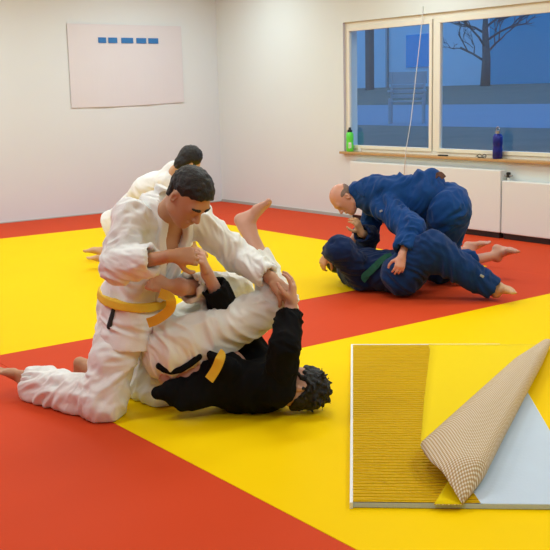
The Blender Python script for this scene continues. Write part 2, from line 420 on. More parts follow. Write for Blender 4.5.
def body_field(J, h=.006):
    # J: joints in world space
    c, f, u = J['head']; main, det, cuts, q, A = head_prims(c, f, u, J.get('hs', 1))
    s = J.get('s', 1); nb = J['neck']; ch = J['chest']; pe = J['pelvis']
    sh = J['sh']; hp = J['hip']; el = J['el']; wr = J['wr']; kn = J['kn']; an = J['an']
    ax = frame(J['front'], nb-pe); up = nrm(nb-pe)
    tor = [ell(ch, V3(.155, .105, .17)*s, ax), ell((ch+pe)/2, V3(.135, .10, .15)*s, ax), ell(pe, V3(.155, .115, .12)*s, ax),
           cone(sh[0], sh[1], .055*s, .055*s), cone(nb-up*.05, q(0, -.025, -.04), .062*s, .056*s)]
    lim = []
    for i in (0, 1):
        lim += [cone(sh[i], el[i], .052*s, .042*s), cone(el[i], wr[i], .042*s, .027*s), cone(hp[i], kn[i], .082*s, .056*s), cone(kn[i], an[i], .054*s, .035*s),
                cone(kn[i]*.75+an[i]*.25+J.get('calf', V3(0, 0, 0)), kn[i]*.5+an[i]*.5, .055*s, .045*s)]
    tor += J.get('extra', [])
    F = Field.around([(tor+lim+main,)], h, .28)
    F.add(tor+lim, .05); F.add(main, .025, .03); F.add(det, .006); F.cut(cuts, .004)
    for hd in J.get('hands', []):
        palm, fin = hand_prims(*hd[:4], **hd[4]); F.add(palm, .012, .015)
        for ch_ in fin: F.add(ch_, .004, .005)
    for ft in J.get('feet', []):
        m_, toes = foot_prims(*ft[:4], **ft[4]); F.add(m_, .02, .03)
        for ch_ in toes: F.add(ch_, .004, .005)
    F.floor_clip()
    # trim the grid to what is filled
    ii = np.argwhere(F.F < .02); lo = np.maximum(ii.min(0)-2, 0); hi = ii.max(0)+3
    F.F = F.F[lo[0]:hi[0], lo[1]:hi[1], lo[2]:hi[2]]; F.lo = F.lo+lo*F.h; F.n = np.array(F.F.shape)
    return F, q, A
def hair_piece(F, q, A, parent, m, masks, cuts=(), off=.008, name='hair', amp=.004, locks=()):
    T = F.like(off, masks); T.cut(list(cuts), .01)
    if locks: T.add(list(locks), .008)
    V, Fc = T.mesh(); V = relax(V, Fc, 1); N = normals(V, Fc)
    V = V+N*(vnoise(V*70)*amp)[:, None]
    return link(name, V, Fc, m, parent, True)
def strip_prims(pts, r):
    return [cone(pts[i], pts[i+1], r, r) for i in range(len(pts)-1)]
def ribbon(name, pts, nors, width, thick, m, parent):
    # a flat cloth band following pts; nors = its face normal at each point; Catmull-Rom smoothed
    pts = [np.array(p, float) for p in pts]; nors = [nrm(n) for n in nors]; Q = []; NN = []
    for i in range(len(pts)-1):
        p0, p1, p2, p3 = pts[max(i-1, 0)], pts[i], pts[i+1], pts[min(i+2, len(pts)-1)]
        for t in np.linspace(0, 1, 7)[:-1]:
            Q.append(.5*(2*p1+(p2-p0)*t+(2*p0-5*p1+4*p2-p3)*t*t+(3*p1-p0-3*p2+p3)*t**3)); NN.append(nrm(nors[i]*(1-t)+nors[i+1]*t))
    Q.append(pts[-1]); NN.append(nors[-1]); v = []; f = []
    for k, (p, n) in enumerate(zip(Q, NN)):
        d = nrm(Q[min(k+1, len(Q)-1)]-Q[max(k-1, 0)]); sd = nrm(np.cross(d, n)); n = np.cross(sd, d)
        v += [p+sd*width/2+n*thick/2, p-sd*width/2+n*thick/2, p-sd*width/2-n*thick/2, p+sd*width/2-n*thick/2]
    for k in range(len(Q)-1):
        for i in range(4): f.append((4*k+i, 4*k+(i+1) % 4, 4*k+4+(i+1) % 4, 4*k+4+i))
    f += [(3, 2, 1, 0), (4*len(Q)-4, 4*len(Q)-3, 4*len(Q)-2, 4*len(Q)-1)]
    return link(name, v, f, m, parent, False)

def sleeve(J, i, cuff, ru=.078, rl=.066, rc=.062, outer=None):
    """upper arm and forearm of a jacket; cuff = fraction of the forearm covered"""
    a, b, c = J['sh'][i], J['el'][i], J['wr'][i]; e = b+(c-b)*cuff
    d = nrm(c-b)
    return [cone(a, b, ru, rl), cone(b, e, rl, rc, True)], cone(e-d*.05, e+d*.03, rc-.022, rc-.010)
def leg(J, i, cuff, rh=.115, rk=.085, rc=.085):
    a, b, c = J['hip'][i], J['kn'][i], J['an'][i]; e = b+(c-b)*cuff; d = nrm(c-b)
    return [cone(a, b, rh, rk), cone(b, e, rk, rc, True)], cone(e-d*.06, e+d*.04, rc-.026, rc-.012)
def lens(J, nm):
    n = np.linalg.norm; print(nm, 'uparm', [round(n(J['sh'][i]-J['el'][i]), 2) for i in (0, 1)], 'fore', [round(n(J['wr'][i]-J['el'][i]), 2) for i in (0, 1)],
      'thigh', [round(n(J['hip'][i]-J['kn'][i]), 2) for i in (0, 1)], 'shin', [round(n(J['an'][i]-J['kn'][i]), 2) for i in (0, 1)], 'sh', round(n(J['sh'][0]-J['sh'][1]), 2),
      'hip', round(n(J['hip'][0]-J['hip'][1]), 2), 'torso', round(n(J['neck']-J['pelvis']), 2), 'headz', J['head'][0].round(2), 'z kn', [round(J['kn'][i][2], 2) for i in (0, 1)], 'sh z', [round(J['sh'][i][2], 2) for i in (0, 1)], 'pel z', round(J['pelvis'][2], 2), 'anz', [round(J['an'][i][2], 2) for i in (0, 1)])

# ================================================================== person 1: kneeling, white gi (index 0 = near side)
J1 = dict(hs=1.06, head=(P(189, 197, 4.38), V3(.46, -.44, -.76), V3(.48, -.36, .80)), neck=P(164, 212, 4.60), chest=P(156, 240, 4.64), pelvis=P(134, 306, 4.70), front=V3(.75, -.65, -.1),
          sh=[P(130, 219, 4.50), P(198, 221, 4.72)], el=[P(119, 266, 4.38), P(238, 256, 4.76)], wr=[P(170, 256, 4.24), P(272, 279, 4.60)],
          hip=[P(126, 314, 4.60), P(148, 312, 4.82)], kn=[G(104, 401, .08), G(160, 388, .075)], an=[G(28, 384, .06), G(87, 368, .07)])
J1['hands'] = [(P(173, 256, 4.235), P(192, 256, 4.25)-P(173, 256, 4.235), V3(.2, 1, -.3), -1, dict(curl=.95)),
               (P(274, 281, 4.59), P(290, 300, 4.50)-P(274, 281, 4.59), V3(-.3, .6, -.5), 1, dict(curl=.45, spread=.1, s=1.12))]
J1['feet'] = [(J1['an'][0], V3(-.9, .25, 0), V3(0, .1, 1)*1.0, 1, dict()), (J1['an'][1], V3(-.15, .25, -.9), V3(-.9, .1, .1), 1, dict())]
lens(J1, 'P1')
r1 = empty('person', G(118, 400, 0), 'kneeling person in white jacket and yellow belt, leaning over the partner on the mat', 'person')
B1, q1, A1 = body_field(J1, .005)
emit('body', B1, M['skin_tan'], r1)
hair_piece(B1, q1, A1, r1, M['hair'], [ell(q1(0, -.035, .06), V3(.095, .115, .085), A1), ell(q1(0, -.07, .0), V3(.085, .06, .08), A1), cone(q1(-.04, .05, .085), q1(.04, .05, .085), .03, .03)],
           [ell(q1(0, .10, -.01), V3(.075, .05, .075), A1, None), ell(q1(.085, -.005, -.01), V3(.03, .028, .04), A1), ell(q1(-.085, -.005, -.01), V3(.03, .028, .04), A1)], .011)
emit('eyebrow', B1.like(.006, [cone(q1(.018, .095, .026), q1(.052, .08, .026), .009, .006)]), M['hair'], r1)
emit('eyebrow', B1.like(.006, [cone(q1(-.018, .095, .026), q1(-.052, .08, .026), .009, .006)]), M['hair'], r1)
# jacket
s0, c0 = sleeve(J1, 0, .68, .082, .082, .066); s1, c1 = sleeve(J1, 1, .88, .078, .072, .058)
ax1 = frame(J1['front'], J1['neck']-J1['pelvis']); X, Yf, Z = ax1
T1 = [ell(J1['chest'], V3(.185, .135, .19), ax1), ell((J1['chest']+J1['pelvis'])/2+Yf*.01, V3(.165, .135, .17), ax1), cone(J1['sh'][0]+Z*.0, J1['sh'][1], .078, .075), cone(J1['neck']-Z*.02, J1['neck']+Z*.06-Yf*.045, .085, .062),
      ell(J1['pelvis']+Z*.03, V3(.165, .14, .10), ax1)]
skirt1 = [cone(J1['pelvis']+Z*.05, J1['pelvis']-Z*.13, .155, .175, True), cone(J1['hip'][0]+Z*.11+Yf*.02, J1['hip'][0]-Z*.15+Yf*.03, .115, .142, True)]
K1 = Field.around([(T1+s0+s1+skirt1,)], .006); K1.add(T1+skirt1, .05); K1.add(s0+s1, .03, .035)
belt1 = K1.slab(.016, J1['pelvis']+Z*.055, Z*1.0+Yf*.05, .021, .30)
nb1, ch1, md1 = J1['neck'], J1['chest'], (J1['chest']+J1['pelvis'])/2
def lapel_line(sd):
    return [K1.snap(p_) for p_ in (nb1-Yf*.05+X*sd*.02, nb1+X*sd*.07+Yf*.0+Z*.01, nb1+X*sd*.07+Yf*.09-Z*.05, ch1+X*sd*.085+Yf*.14+Z*.03, ch1+X*sd*.07+Yf*.15-Z*.06, md1+X*sd*.035+Yf*.14, md1-X*sd*.02+Yf*.14-Z*.09)]
lapR, lapL = lapel_line(1), lapel_line(-1)
K1.cut([cone(nb1+Yf*.08+Z*.04, ch1+Yf*.145+Z*.02, .065, .075), cone(ch1+Yf*.145+Z*.02, md1+Yf*.15+Z*.0, .075, .028), cone(nb1+Z*.05+Yf*.03, J1['head'][0], .05, .07)], .01)
K1.cut([c0, c1], .006)
jk = emit('jacket', K1, M['gi_white'], r1, s0+s1+[cone(J1['pelvis'], J1['chest'], .15, .17)], .014, 2)
emit('side_slit', K1.like(.010, [cone(K1.snap(P(109, 309, 4.45)), K1.snap(P(104, 327, 4.45)), .010, .014)]), M['slit_dark'], jk)  # dark strip laid on the jacket side; no opening is cut
for lp_ in (lapR, lapL): emit('lapel', K1.like(.014, strip_prims(lp_, .026)), M['gi_white'], jk)
emit('belt', belt1, M['belt_yellow'], r1)
ribbon('belt_end', [P(160, 293, 4.40), P(170, 298, 4.36), P(170, 309, 4.38), P(158, 319, 4.42), P(148, 323, 4.45)], [V3(0, -1, .2)]*5, .045, .006, M['belt_yellow'], r1)
# trousers
l0, d0 = leg(J1, 0, .93, .112, .103, .100); l1, d1 = leg(J1, 1, .80, .12, .095, .085)
Q1 = Field.around([(l0+l1,)], .007, .08); Q1.add([ell(J1['pelvis']-Z*.02, V3(.15, .125, .13), ax1)]+l0+l1, .05); Q1.cut([d0, d1]); Q1.floor_clip(.003)
emit('trousers', Q1, M['gi_white'], r1, l0+l1, .015, 4)

# ================================================================== person 2: on the back, black jacket and white trousers
J2 = dict(head=(P(301, 388, 4.52), V3(-.35, .45, .80), V3(.93, .05, .10)), neck=P(282, 388, 4.54), chest=P(250, 388, 4.56), pelvis=P(182, 345, 4.66), front=V3(0, .45, .9),
          sh=[P(278, 388, 4.42), P(262, 362, 4.74)], el=[P(285, 346, 4.34), P(230, 320, 4.66)], wr=[P(290, 306, 4.50), P(207, 273, 4.54)],
          hip=[P(178, 347, 4.57), P(182, 330, 4.80)], kn=[P(279, 304, 4.66), P(234, 289, 4.94)], an=[P(247, 226, 4.90), P(180, 287, 4.54)])
J2['hands'] = [(P(292, 304, 4.49), P(293, 284, 4.50)-P(292, 304, 4.49), V3(-1, .3, 0), 1, dict(curl=.35)),
               (P(206, 271, 4.53), P(200, 250, 4.46)-P(206, 271, 4.53), V3(-.9, -.2, .3), -1, dict(curl=.75))]
J2['feet'] = [(J2['an'][0], P(272, 205, 4.86)-P(247, 217, 4.92), V3(-.2, .25, .9), 1, dict()), (J2['an'][1], P(150, 281, 4.36)-P(180, 287, 4.54), V3(-.5, .85, -.1), 1, dict(s=.95))]
J2['extra'] = [cone(P(172, 373, 4.55), P(210, 376, 4.55), .075, .10)]
lens(J2, 'P2')
r2 = empty('person', G(245, 405, 0), 'person lying on the back in black jacket, white trousers and yellow belt', 'person')
B2, q2, A2 = body_field(J2, .005)
emit('body', B2, M['skin_pink'], r2)
_r2 = random.Random(4); locks2 = []
for _ in range(90):
    d_ = nrm([_r2.uniform(-1, 1), _r2.uniform(-1, .35), _r2.uniform(-.3, 1)]); p_ = q2(*(d_*V3(.083, .10, .092)+V3(0, -.015, .035)))
    dw = A2[0]*d_[0]+A2[1]*d_[1]+A2[2]*d_[2]; e_ = p_+nrm(dw+V3(_r2.uniform(-.8, .8), _r2.uniform(-.8, .8), _r2.uniform(-.9, .3)))*_r2.uniform(.018, .034)
    if e_[2] > .01: locks2.append(cone(p_, e_, .009, .0035))
T = hair_piece(B2, q2, A2, r2, M['hair'], [ell(q2(0, -.03, .065), V3(.10, .12, .085), A2), ell(q2(0, -.075, .0), V3(.09, .06, .085), A2)],
           [ell(q2(0, .105, -.02), V3(.07, .05, .075), A2), ell(q2(-.085, -.005, -.01), V3(.03, .025, .035), A2), ell(q2(.085, -.005, -.01), V3(.03, .025, .035), A2)], .011, amp=.008, locks=locks2)
ax2 = frame(J2['front'], J2['neck']-J2['pelvis']); X, Yf, Z = ax2
s0, c0 = sleeve(J2, 0, .80, .080, .070, .064); s1, c1 = sleeve(J2, 1, .74, .078, .072, .066)
wst = P(212, 372, 4.58)
T2 = [ell(J2['chest'], V3(.19, .13, .19), ax2), ell(P(222, 378, 4.56), V3(.165, .13, .15), ax2), cone(J2['sh'][0], J2['sh'][1], .078, .075), cone(J2['neck']-Z*.05, J2['neck'], .09, .07)]
sk2 = [cone(P(220, 384, 4.50), P(168, 394, 4.46), .095, .055, True), cone(P(228, 368, 4.42), P(210, 354, 4.42), .05, .022), cone(P(200, 398, 4.45), P(182, 406, 4.42), .05, .028), cone(P(172, 392, 4.46), P(158, 393, 4.44), .045, .03)]
K2 = Field.around([(T2+s0+s1+sk2,)], .006); K2.add(T2+sk2, .04); K2.add(s0+s1, .03, .03)
K2.cut([cone(P(158, 370, 4.50), P(192, 366, 4.48), .045, .035), cone(J2['neck']+Yf*.05, J2['head'][0]+Yf*.02, .05, .08)], .01); K2.cut([c0, c1], .006); K2.floor_clip(.003)
belt2 = K2.slab(.010, P(214, 368, 4.55), nrm(P(222, 366, 4.5)-P(207, 366, 4.5))*1.0+V3(0, 0, .45), .020, .17)
emit('jacket', K2, M['gi_black'], r2, s0+s1+[cone(J2['pelvis'], J2['chest'], .15, .17)], .009, 8)
bp2 = [K2.snap(P(x_, y_, 4.40)) for x_, y_ in ((222, 346), (222, 353), (220, 361), (216, 370), (209, 380))]
ribbon('belt', [p_+V3(0, -.016, .006) for p_ in bp2], [V3(-.3, -.8, .6)]*2+[V3(-.3, -1, .3)]*3, .045, .008, M['belt_yellow'], r2)
l0, d0 = leg(J2, 0, .30, .150, .115, .088); l1, d1 = leg(J2, 1, .86, .12, .085, .075)
d_s = nrm(J2['an'][0]-J2['kn'][0]); kneeN = J2['kn'][0]; cuffN = kneeN+(J2['an'][0]-kneeN)*.62
l0 = [cone(J2['hip'][0], kneeN, .150, .085), cone(kneeN, cuffN, .080, .062, True)]; d0 = cone(cuffN-d_s*.06, cuffN+d_s*.04, .044, .052)
Q2 = Field.around([(l0+l1,)], .006, .08); Q2.add([ell(P(180, 346, 4.66), V3(.15, .13, .14), ax2), cone(P(168, 353, 4.60), P(200, 343, 4.62), .122, .11)]+l0+l1, .05); Q2.cut([d0, d1]); Q2.floor_clip(.003)
wb = Q2.like(.019, strip_prims([Q2.snap(P(x_, y_, 4.42)) for x_, y_ in ((154, 371), (161, 375), (170, 377), (181, 374), (192, 368), (202, 361))], .016))
tr2 = emit('trousers', Q2, M['pants_white'], r2, l0+l1, .014, 11)
emit('waistband', wb, M['gi_black'], tr2)

# ================================================================== person 3: white gi, bent forward behind the first two
J3 = dict(head=(P(189, 162, 8.2), V3(.5, .5, -.7), V3(.4, .1, .75)), neck=P(172, 176, 8.35), chest=P(150, 190, 8.45), pelvis=P(124, 222, 8.6), front=V3(.5, -.1, -.8),
          sh=[P(166, 184, 8.25), P(170, 179, 8.6)], el=[P(180, 221, 8.15), P(186, 219, 8.6)], wr=[P(188, 252, 8.25), P(194, 248, 8.6)],
          hip=[P(128, 224, 8.48), P(130, 222, 8.72)], kn=[G(160, 262, .08), G(165, 256, .08)], an=[G(108, 262, .06), G(104, 254, .06)])
J3['hands'] = [(J3['wr'][i], V3(.8, .2, -.35), V3(0, .2, -1), 1 if i else -1, dict(curl=.3)) for i in (0, 1)]
J3['feet'] = [(J3['an'][0], V3(-.9, -.1, -.1), V3(-.1, 0, 1), 1, dict()), (J3['an'][1], V3(-.9, -.1, -.1), V3(-.1, 0, 1), -1, dict())]
lens(J3, 'P3')
r3 = empty('person', G(130, 262, 0), 'person in white bending forward, mostly hidden behind the kneeling man, bare feet showing', 'person')
B3, q3, A3 = body_field(J3, .008)
emit('body', B3, M['skin_fair'], r3)
hair_piece(B3, q3, A3, r3, M['hair'], [ell(q3(0, -.06, -.06), V3(.07, .05, .06), A3), ell(q3(0, -.04, .05), V3(.10, .11, .1), A3), ell(q3(0, -.07, .0), V3(.09, .07, .09), A3)], [ell(q3(0, .12, -.02), V3(.075, .06, .08), A3)], .018)
ax3 = frame(J3['front'], J3['neck']-J3['pelvis']); X, Yf, Z = ax3
s0, c0 = sleeve(J3, 0, .8); s1, c1 = sleeve(J3, 1, .8)
T3 = [ell(J3['chest'], V3(.19, .14, .2), ax3), ell((J3['chest']+J3['pelvis'])/2, V3(.17, .14, .2), ax3), cone(J3['sh'][0], J3['sh'][1], .08, .08), cone(J3['neck']+Z*.05-Yf*.03, J3['neck']-Z*.05, .08, .10), cone(J3['pelvis']+Z*.1, J3['pelvis']-Z*.12, .14, .17, True)]
K3 = Field.around([(T3+s0+s1,)], .009); K3.add(T3, .05); K3.add(s0+s1, .03, .03); K3.cut([c0, c1])
emit('jacket', K3, M['gi_white'], r3, s0+s1+[cone(J3['pelvis'], J3['chest'], .15, .17)], .005, 18)
l0, d0 = leg(J3, 0, .8); l1, d1 = leg(J3, 1, .8)
Q3 = Field.around([(l0+l1,)], .009, .08); Q3.add([ell(J3['pelvis'], V3(.15, .12, .14), ax3)]+l0+l1, .05); Q3.floor_clip(.003)
emit('trousers', Q3, M['gi_white'], r3, l0+l1, .009, 14)

# ================================================================== person 4: bald, blue gi, on top
J4 = dict(head=(P(344, 199, 7.62), V3(-.42, -.30, -.78), V3(-.80, .0, .48)), neck=P(363, 198, 7.62), chest=P(386, 196, 7.60), pelvis=P(442, 206, 7.50), front=V3(-.15, -.15, -1),
          sh=[P(386, 208, 7.42), P(378, 198, 7.80)], el=[P(412, 230, 7.14), P(368, 232, 7.80)], wr=[P(402, 255, 6.98), P(354, 238, 7.70)],
          hip=[P(449, 212, 7.36), P(446, 208, 7.62)], kn=[P(438, 268, 7.62), P(412, 258, 7.95)], an=[P(497, 255, 7.80), P(470, 250, 8.35)])
J4['hands'] = [(P(402, 256, 6.97), P(399, 270, 6.93)-P(402, 256, 6.98), V3(-.1, 1, 0), -1, dict(curl=.55)), (P(354, 238, 7.70), V3(-.3, 0, -.7), V3(0, .8, -.3), 1, dict(curl=.5))]
J4['feet'] = [(P(498, 255, 7.8), P(526, 262, 7.6)-P(498, 255, 7.8), V3(.1, .2, 1), 1, dict(s=1.1)), (J4['an'][1], V3(.9, 0, 0), V3(0, 0, 1), -1, dict())]
lens(J4, 'P4')
r4 = empty('person', G(440, 285, 0), 'bald person in blue jacket and trousers leaning over the partner under the window', 'person')
B4, q4, A4 = body_field(J4, .006)
emit('body', B4, M['skin_ruddy'], r4)
hair_piece(B4, q4, A4, r4, M['hair_grey'], [ell(q4(0, -.075, .015), V3(.10, .065, .05), A4), ell(q4(0, -.02, .035), V3(.10, .055, .028), A4)], [ell(q4(0, -.02, .11), V3(.06, .12, .05), A4)], .0025, amp=.001)
emit('eyebrow', B4.like(.003, [cone(q4(.016, .09, .024), q4(.048, .08, .024), .006, .004)]), M['hair_grey'], r4)
emit('eyebrow', B4.like(.003, [cone(q4(-.016, .09, .024), q4(-.048, .08, .024), .006, .004)]), M['hair_grey'], r4)
ax4 = frame(J4['front'], J4['neck']-J4['pelvis']); X, Yf, Z = ax4
s0, c0 = sleeve(J4, 0, .84, .105, .100, .075); s1, c1 = sleeve(J4, 1, .7, .085, .075, .066)
T4 = [cone(P(358, 192, 7.62), P(372, 192, 7.6), .085, .13), ell(J4['chest'], V3(.22, .165, .21), ax4), ell(P(415, 200, 7.56), V3(.20, .185, .22), ax4), cone(J4['sh'][0], J4['sh'][1], .085, .085), cone(J4['neck']-Z*.05, J4['neck'], .11, .078),
      cone(P(404, 186, 7.55), P(432, 185, 7.5), .10, .10), cone(P(425, 178, 7.5), P(432, 176, 7.5), .07, .05), ell(P(428, 196, 7.5), V3(.18, .17, .15), ax4)]
K4 = Field.around([(T4+s0+s1,)], .007); K4.add(T4, .05); K4.add(s0+s1, .03, .035); K4.cut([c0, c1, cone(J4['neck']+Z*.02, J4['head'][0], .05, .07)])
jk4 = emit('jacket', K4, M['gi_blue'], r4, s0+s1+[cone(J4['pelvis'], J4['chest'], .17, .17)], .016, 21)
emit('collar', K4.like(.009, strip_prims([P(358, 184, 7.55), P(362, 200, 7.42), P(376, 222, 7.42)], .035)), M['gi_blue'], jk4)
MB().box(P(381, 211, 7.29), V3(.011, 0, .004), V3(0, .004, 0), V3(-.002, 0, .007)).build('badge', M['badge'], jk4, bevel=.003)
ribbon('belt_end', [P(436, 176, 7.40), P(440, 174, 7.35), P(444, 178, 7.33)], [V3(0, -1, .5)]*3, .04, .006, M['belt_brown'], r4)
l0, d0 = leg(J4, 0, .60, .165, .11, .085); l1, d1 = leg(J4, 1, .75, .14, .10, .085)
Q4 = Field.around([(l0+l1,)], .008, .08); Q4.add([ell(P(447, 206, 7.50), V3(.19, .18, .17), ax4)]+l0+l1, .06); Q4.cut([d0, d1]); Q4.floor_clip(.003)
emit('trousers', Q4, M['gi_blue'], r4, l0+l1, .014, 25)

# ================================================================== person 5: navy gi, green belt, lying underneath
J5 = dict(head=(P(342, 258, 7.78), V3(.1, .3, .9), V3(-.8, .1, -.05)), neck=P(356, 265, 7.66), chest=P(368, 268, 7.50), pelvis=P(402, 272, 7.26), front=V3(.1, .1, .95),
          sh=[P(362, 274, 7.38), P(362, 256, 7.78)], el=[P(340, 250, 7.22), P(368, 236, 7.66)], wr=[P(328, 254, 7.42), P(361, 233, 7.50)],
          hip=[P(402, 276, 7.12), P(406, 268, 7.38)], kn=[P(430, 248, 7.02), P(424, 242, 7.46)], an=[P(496, 291, 6.93), P(462, 276, 7.5)])
J5['hands'] = [(P(328, 254, 7.42), V3(-.35, .1, -.6), V3(.6, .5, 0), 1, dict(curl=.5)), (P(361, 232, 7.5), P(356, 220, 7.46)-P(361, 232, 7.5), V3(-.5, 0, .5), 1, dict(curl=.5))]
J5['feet'] = [(P(497, 291, 6.93), P(513, 300, 6.8)-P(498, 291, 6.93), V3(-.2, -.2, -1)*-1.0, 1, dict(s=.95)), (J5['an'][1], V3(.9, 0, 0), V3(0, 0, -1), -1, dict())]
lens(J5, 'P5')
r5 = empty('person', G(395, 296, 0), 'person in navy blue with green belt lying pinned on the red mat', 'person')
B5, q5, A5 = body_field(J5, .006)
emit('body', B5, M['skin_fair'], r5)
hair_piece(B5, q5, A5, r5, M['hair'], [ell(q5(0, -.04, .05), V3(.10, .11, .09), A5), ell(q5(0, -.07, .0), V3(.09, .07, .09), A5)], [ell(q5(0, .12, -.02), V3(.075, .06, .08), A5)], .014)
ax5 = frame(J5['front'], J5['neck']-J5['pelvis']); X, Yf, Z = ax5
s0, c0 = sleeve(J5, 0, .62, .115, .105, .085); s1, c1 = sleeve(J5, 1, .92, .085, .085, .068)
T5 = [ell(J5['chest'], V3(.20, .15, .20), ax5), ell(P(386, 272, 7.36), V3(.19, .15, .16), ax5), cone(J5['sh'][0], J5['sh'][1], .10, .09), cone(P(350, 272, 7.62), P(366, 278, 7.42), .10, .11), cone(J5['pelvis']+Z*.12, J5['pelvis']-Z*.04, .15, .17, True)]
K5 = Field.around([(T5+s0+s1,)], .007); K5.add(T5, .05); K5.add(s0+s1, .03, .035); K5.cut([c0, c1]); K5.floor_clip(.003)
belt5 = K5.slab(.02, P(376, 272, 7.38), Z, .024, .20)
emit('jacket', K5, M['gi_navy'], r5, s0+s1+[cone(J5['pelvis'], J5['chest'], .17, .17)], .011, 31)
bp5 = [K5.snap(P(x_, y_, 7.2))+V3(0, -.02, .008) for x_, y_ in ((361, 290), (364, 281), (369, 272), (375, 265), (382, 258), (390, 253))]
ribbon('belt', bp5, [V3(0, -1, .2)]*3+[V3(0, -.8, .6)]*3, .05, .008, M['belt_green'], r5)
ribbon('belt_end', [bp5[3]+V3(0, -.01, .01), bp5[4]+V3(.02, -.03, .03), bp5[4]+V3(.03, -.03, -.03), bp5[3]+V3(.05, -.03, -.07)], [V3(0, -1, .5)]*4, .045, .006, M['belt_green'], r5)
kA = J5['kn'][0]; l0 = [cone(J5['hip'][0]+V3(0, 0, .01), kA, .155, .13), cone(P(438, 254, 7.02), J5['an'][0]*.97+kA*.03, .135, .085, True)]
dA = nrm(J5['an'][0]-kA); d0 = cone(J5['an'][0]-dA*.08, J5['an'][0]+dA*.03, .05, .07); l1, d1 = leg(J5, 1, .8, .13, .10, .085)
Q5 = Field.around([(l0+l1,)], .008, .08); Q5.add([ell(J5['pelvis']-Z*.04, V3(.18, .15, .15), ax5)]+l0+l1, .05); Q5.cut([d0]); Q5.floor_clip(.003)
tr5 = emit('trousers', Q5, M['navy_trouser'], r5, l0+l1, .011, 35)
MB().box(P(482, 276, 6.80), V3(.013, 0, -.008), V3(0, .004, 0), V3(.004, 0, .008)).build('badge', M['badge'], tr5, bevel=.003)
#PART3
# ------------------------------------------------------------------ outside the window: dusk
OG = .85
M['grass'] = mat('winter_grass', (.24, .19, .14), .95, .3, 5, .3, 1.5)
M['road'] = mat('wet_asphalt', (.27, .31, .38), .7, .1, 10, .08, .3)
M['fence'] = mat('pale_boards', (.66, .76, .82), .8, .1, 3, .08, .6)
M['bark'] = mat('bark', (.16, .14, .14), .9, .5, 20, .2, 5)
M['bluedoor'] = mat('blue_door_paint', (.0, .42, .80), .6)
M['reflect_blue'] = mat('reflection_blue', (.10, .45, .62), .8)  # deeper blue of a reflection, put into the colour
M['bench'] = mat('grey_bench_wood', (.50, .46, .46), .8, .1, 20, .1, 4)
# strips of ground measured outward from the window wall
def strip(name, d0, d1, z0, z1, m):
    mb = MB(); bb0, bb1 = E2W+WT+d0, E2W+WT+d1; v = [W(-60, bb0, z0), W(90, bb0, z0), W(90, bb1, z1), W(-60, bb1, z1)]
    mb.add(v+[p-V3(0, 0, .4) for p in v], [(3, 2, 1, 0), (4, 5, 6, 7), (0, 1, 5, 4), (1, 2, 6, 5), (2, 3, 7, 6), (3, 0, 4, 7)]); return props(mb.build(name, m), kind='structure')

strip('ground', -.0, 13.2-E2W-WT, .74, .85, M['grass'])
strip('road', 13.2-E2W-WT, 32-E2W-WT, .85, .86, M['road'])
strip('far_bank', 32-E2W-WT, 46-E2W-WT, .86, 1.72, M['grass'])
strip('far_ground', 46-E2W-WT, 110-E2W-WT, 1.70, 1.72, M['grass'])
def OP(x, y, b):   # the point seen at (x, y) on the plane b metres along e2
    r = ray(x, y); t = (b-0)/(r@e2); return V3(0, 0, CAMH)+r*t
pL, pR = OP(300, 60, 50), OP(494, 60, 50); aL, aR = float(pL@e1), float(pR@e1)
bw = empty('building', W((aL+aR)/2, 50, 1.7), 'long pale boarded building across the road seen through the window', 'building')
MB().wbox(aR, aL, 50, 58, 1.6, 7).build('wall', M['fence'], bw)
a0, a1 = float(OP(431, 50, 50)@e1), float(OP(407, 50, 50)@e1); z0 = OP(420, 67, 50)[2]
MB().wbox(a0, a1, 49.9, 50, z0, z0+2.2).build('window', M['bluedoor'], bw)
MB().wbox(aR-30, aR-.02, 49.5, 58, 1.6, 7).build('added_blue_block', M['reflect_blue'], bw)  # added block; its deeper blue stands in for reflection at the pane's edge
p = OP(371, 92, 44); MB().wbox(p@e1-.2, p@e1+.2, 43.7, 44.1, 1.3, 6).build('pillar', M['bark'], bw)
p = OP(378, 92, 49); MB().wbox(p@e1-.07, p@e1+.07, 49.8, 50, 1.6, 7).build('downpipe', M['metal'], bw)
# bench
bc = OP(407, 120, 14.2); bc[2] = .85; ax_, ay_ = e1, e2
bn = empty('bench', bc, 'grey slatted wooden bench standing outside on the winter lawn', 'bench')
wv = V3(.97, -.22, 0); wv = nrm(wv)
hw, hh = .36, 0
def BB(name, dx, dy, z0_, z1_, sx, sy): MB().box(bc+wv*dx+np.cross(V3(0, 0, 1), wv)*dy+V3(0, 0, (z0_+z1_)/2), wv*sx, np.cross(V3(0, 0, 1), wv)*sy, V3(0, 0, (z1_-z0_)/2)).build(name, M['bench'], bn, bevel=.006)
for sx in (-.33, .33):
    BB('leg', sx, .22, 0, 1.02, .02, .02); BB('leg', sx, -.22, 0, .50, .02, .02); BB('armrest', sx, 0, .62, .66, .035, .28)
for k in range(5): BB('seat_slat', 0, -.2+.1*k, .42, .45, .32, .042)
for z_ in (.50, .60, .70): BB('back_slat', 0, .24, z_, z_+.07, .34, .012)
BB('backrest', 0, .24, .78, 1.02, .38, .014)
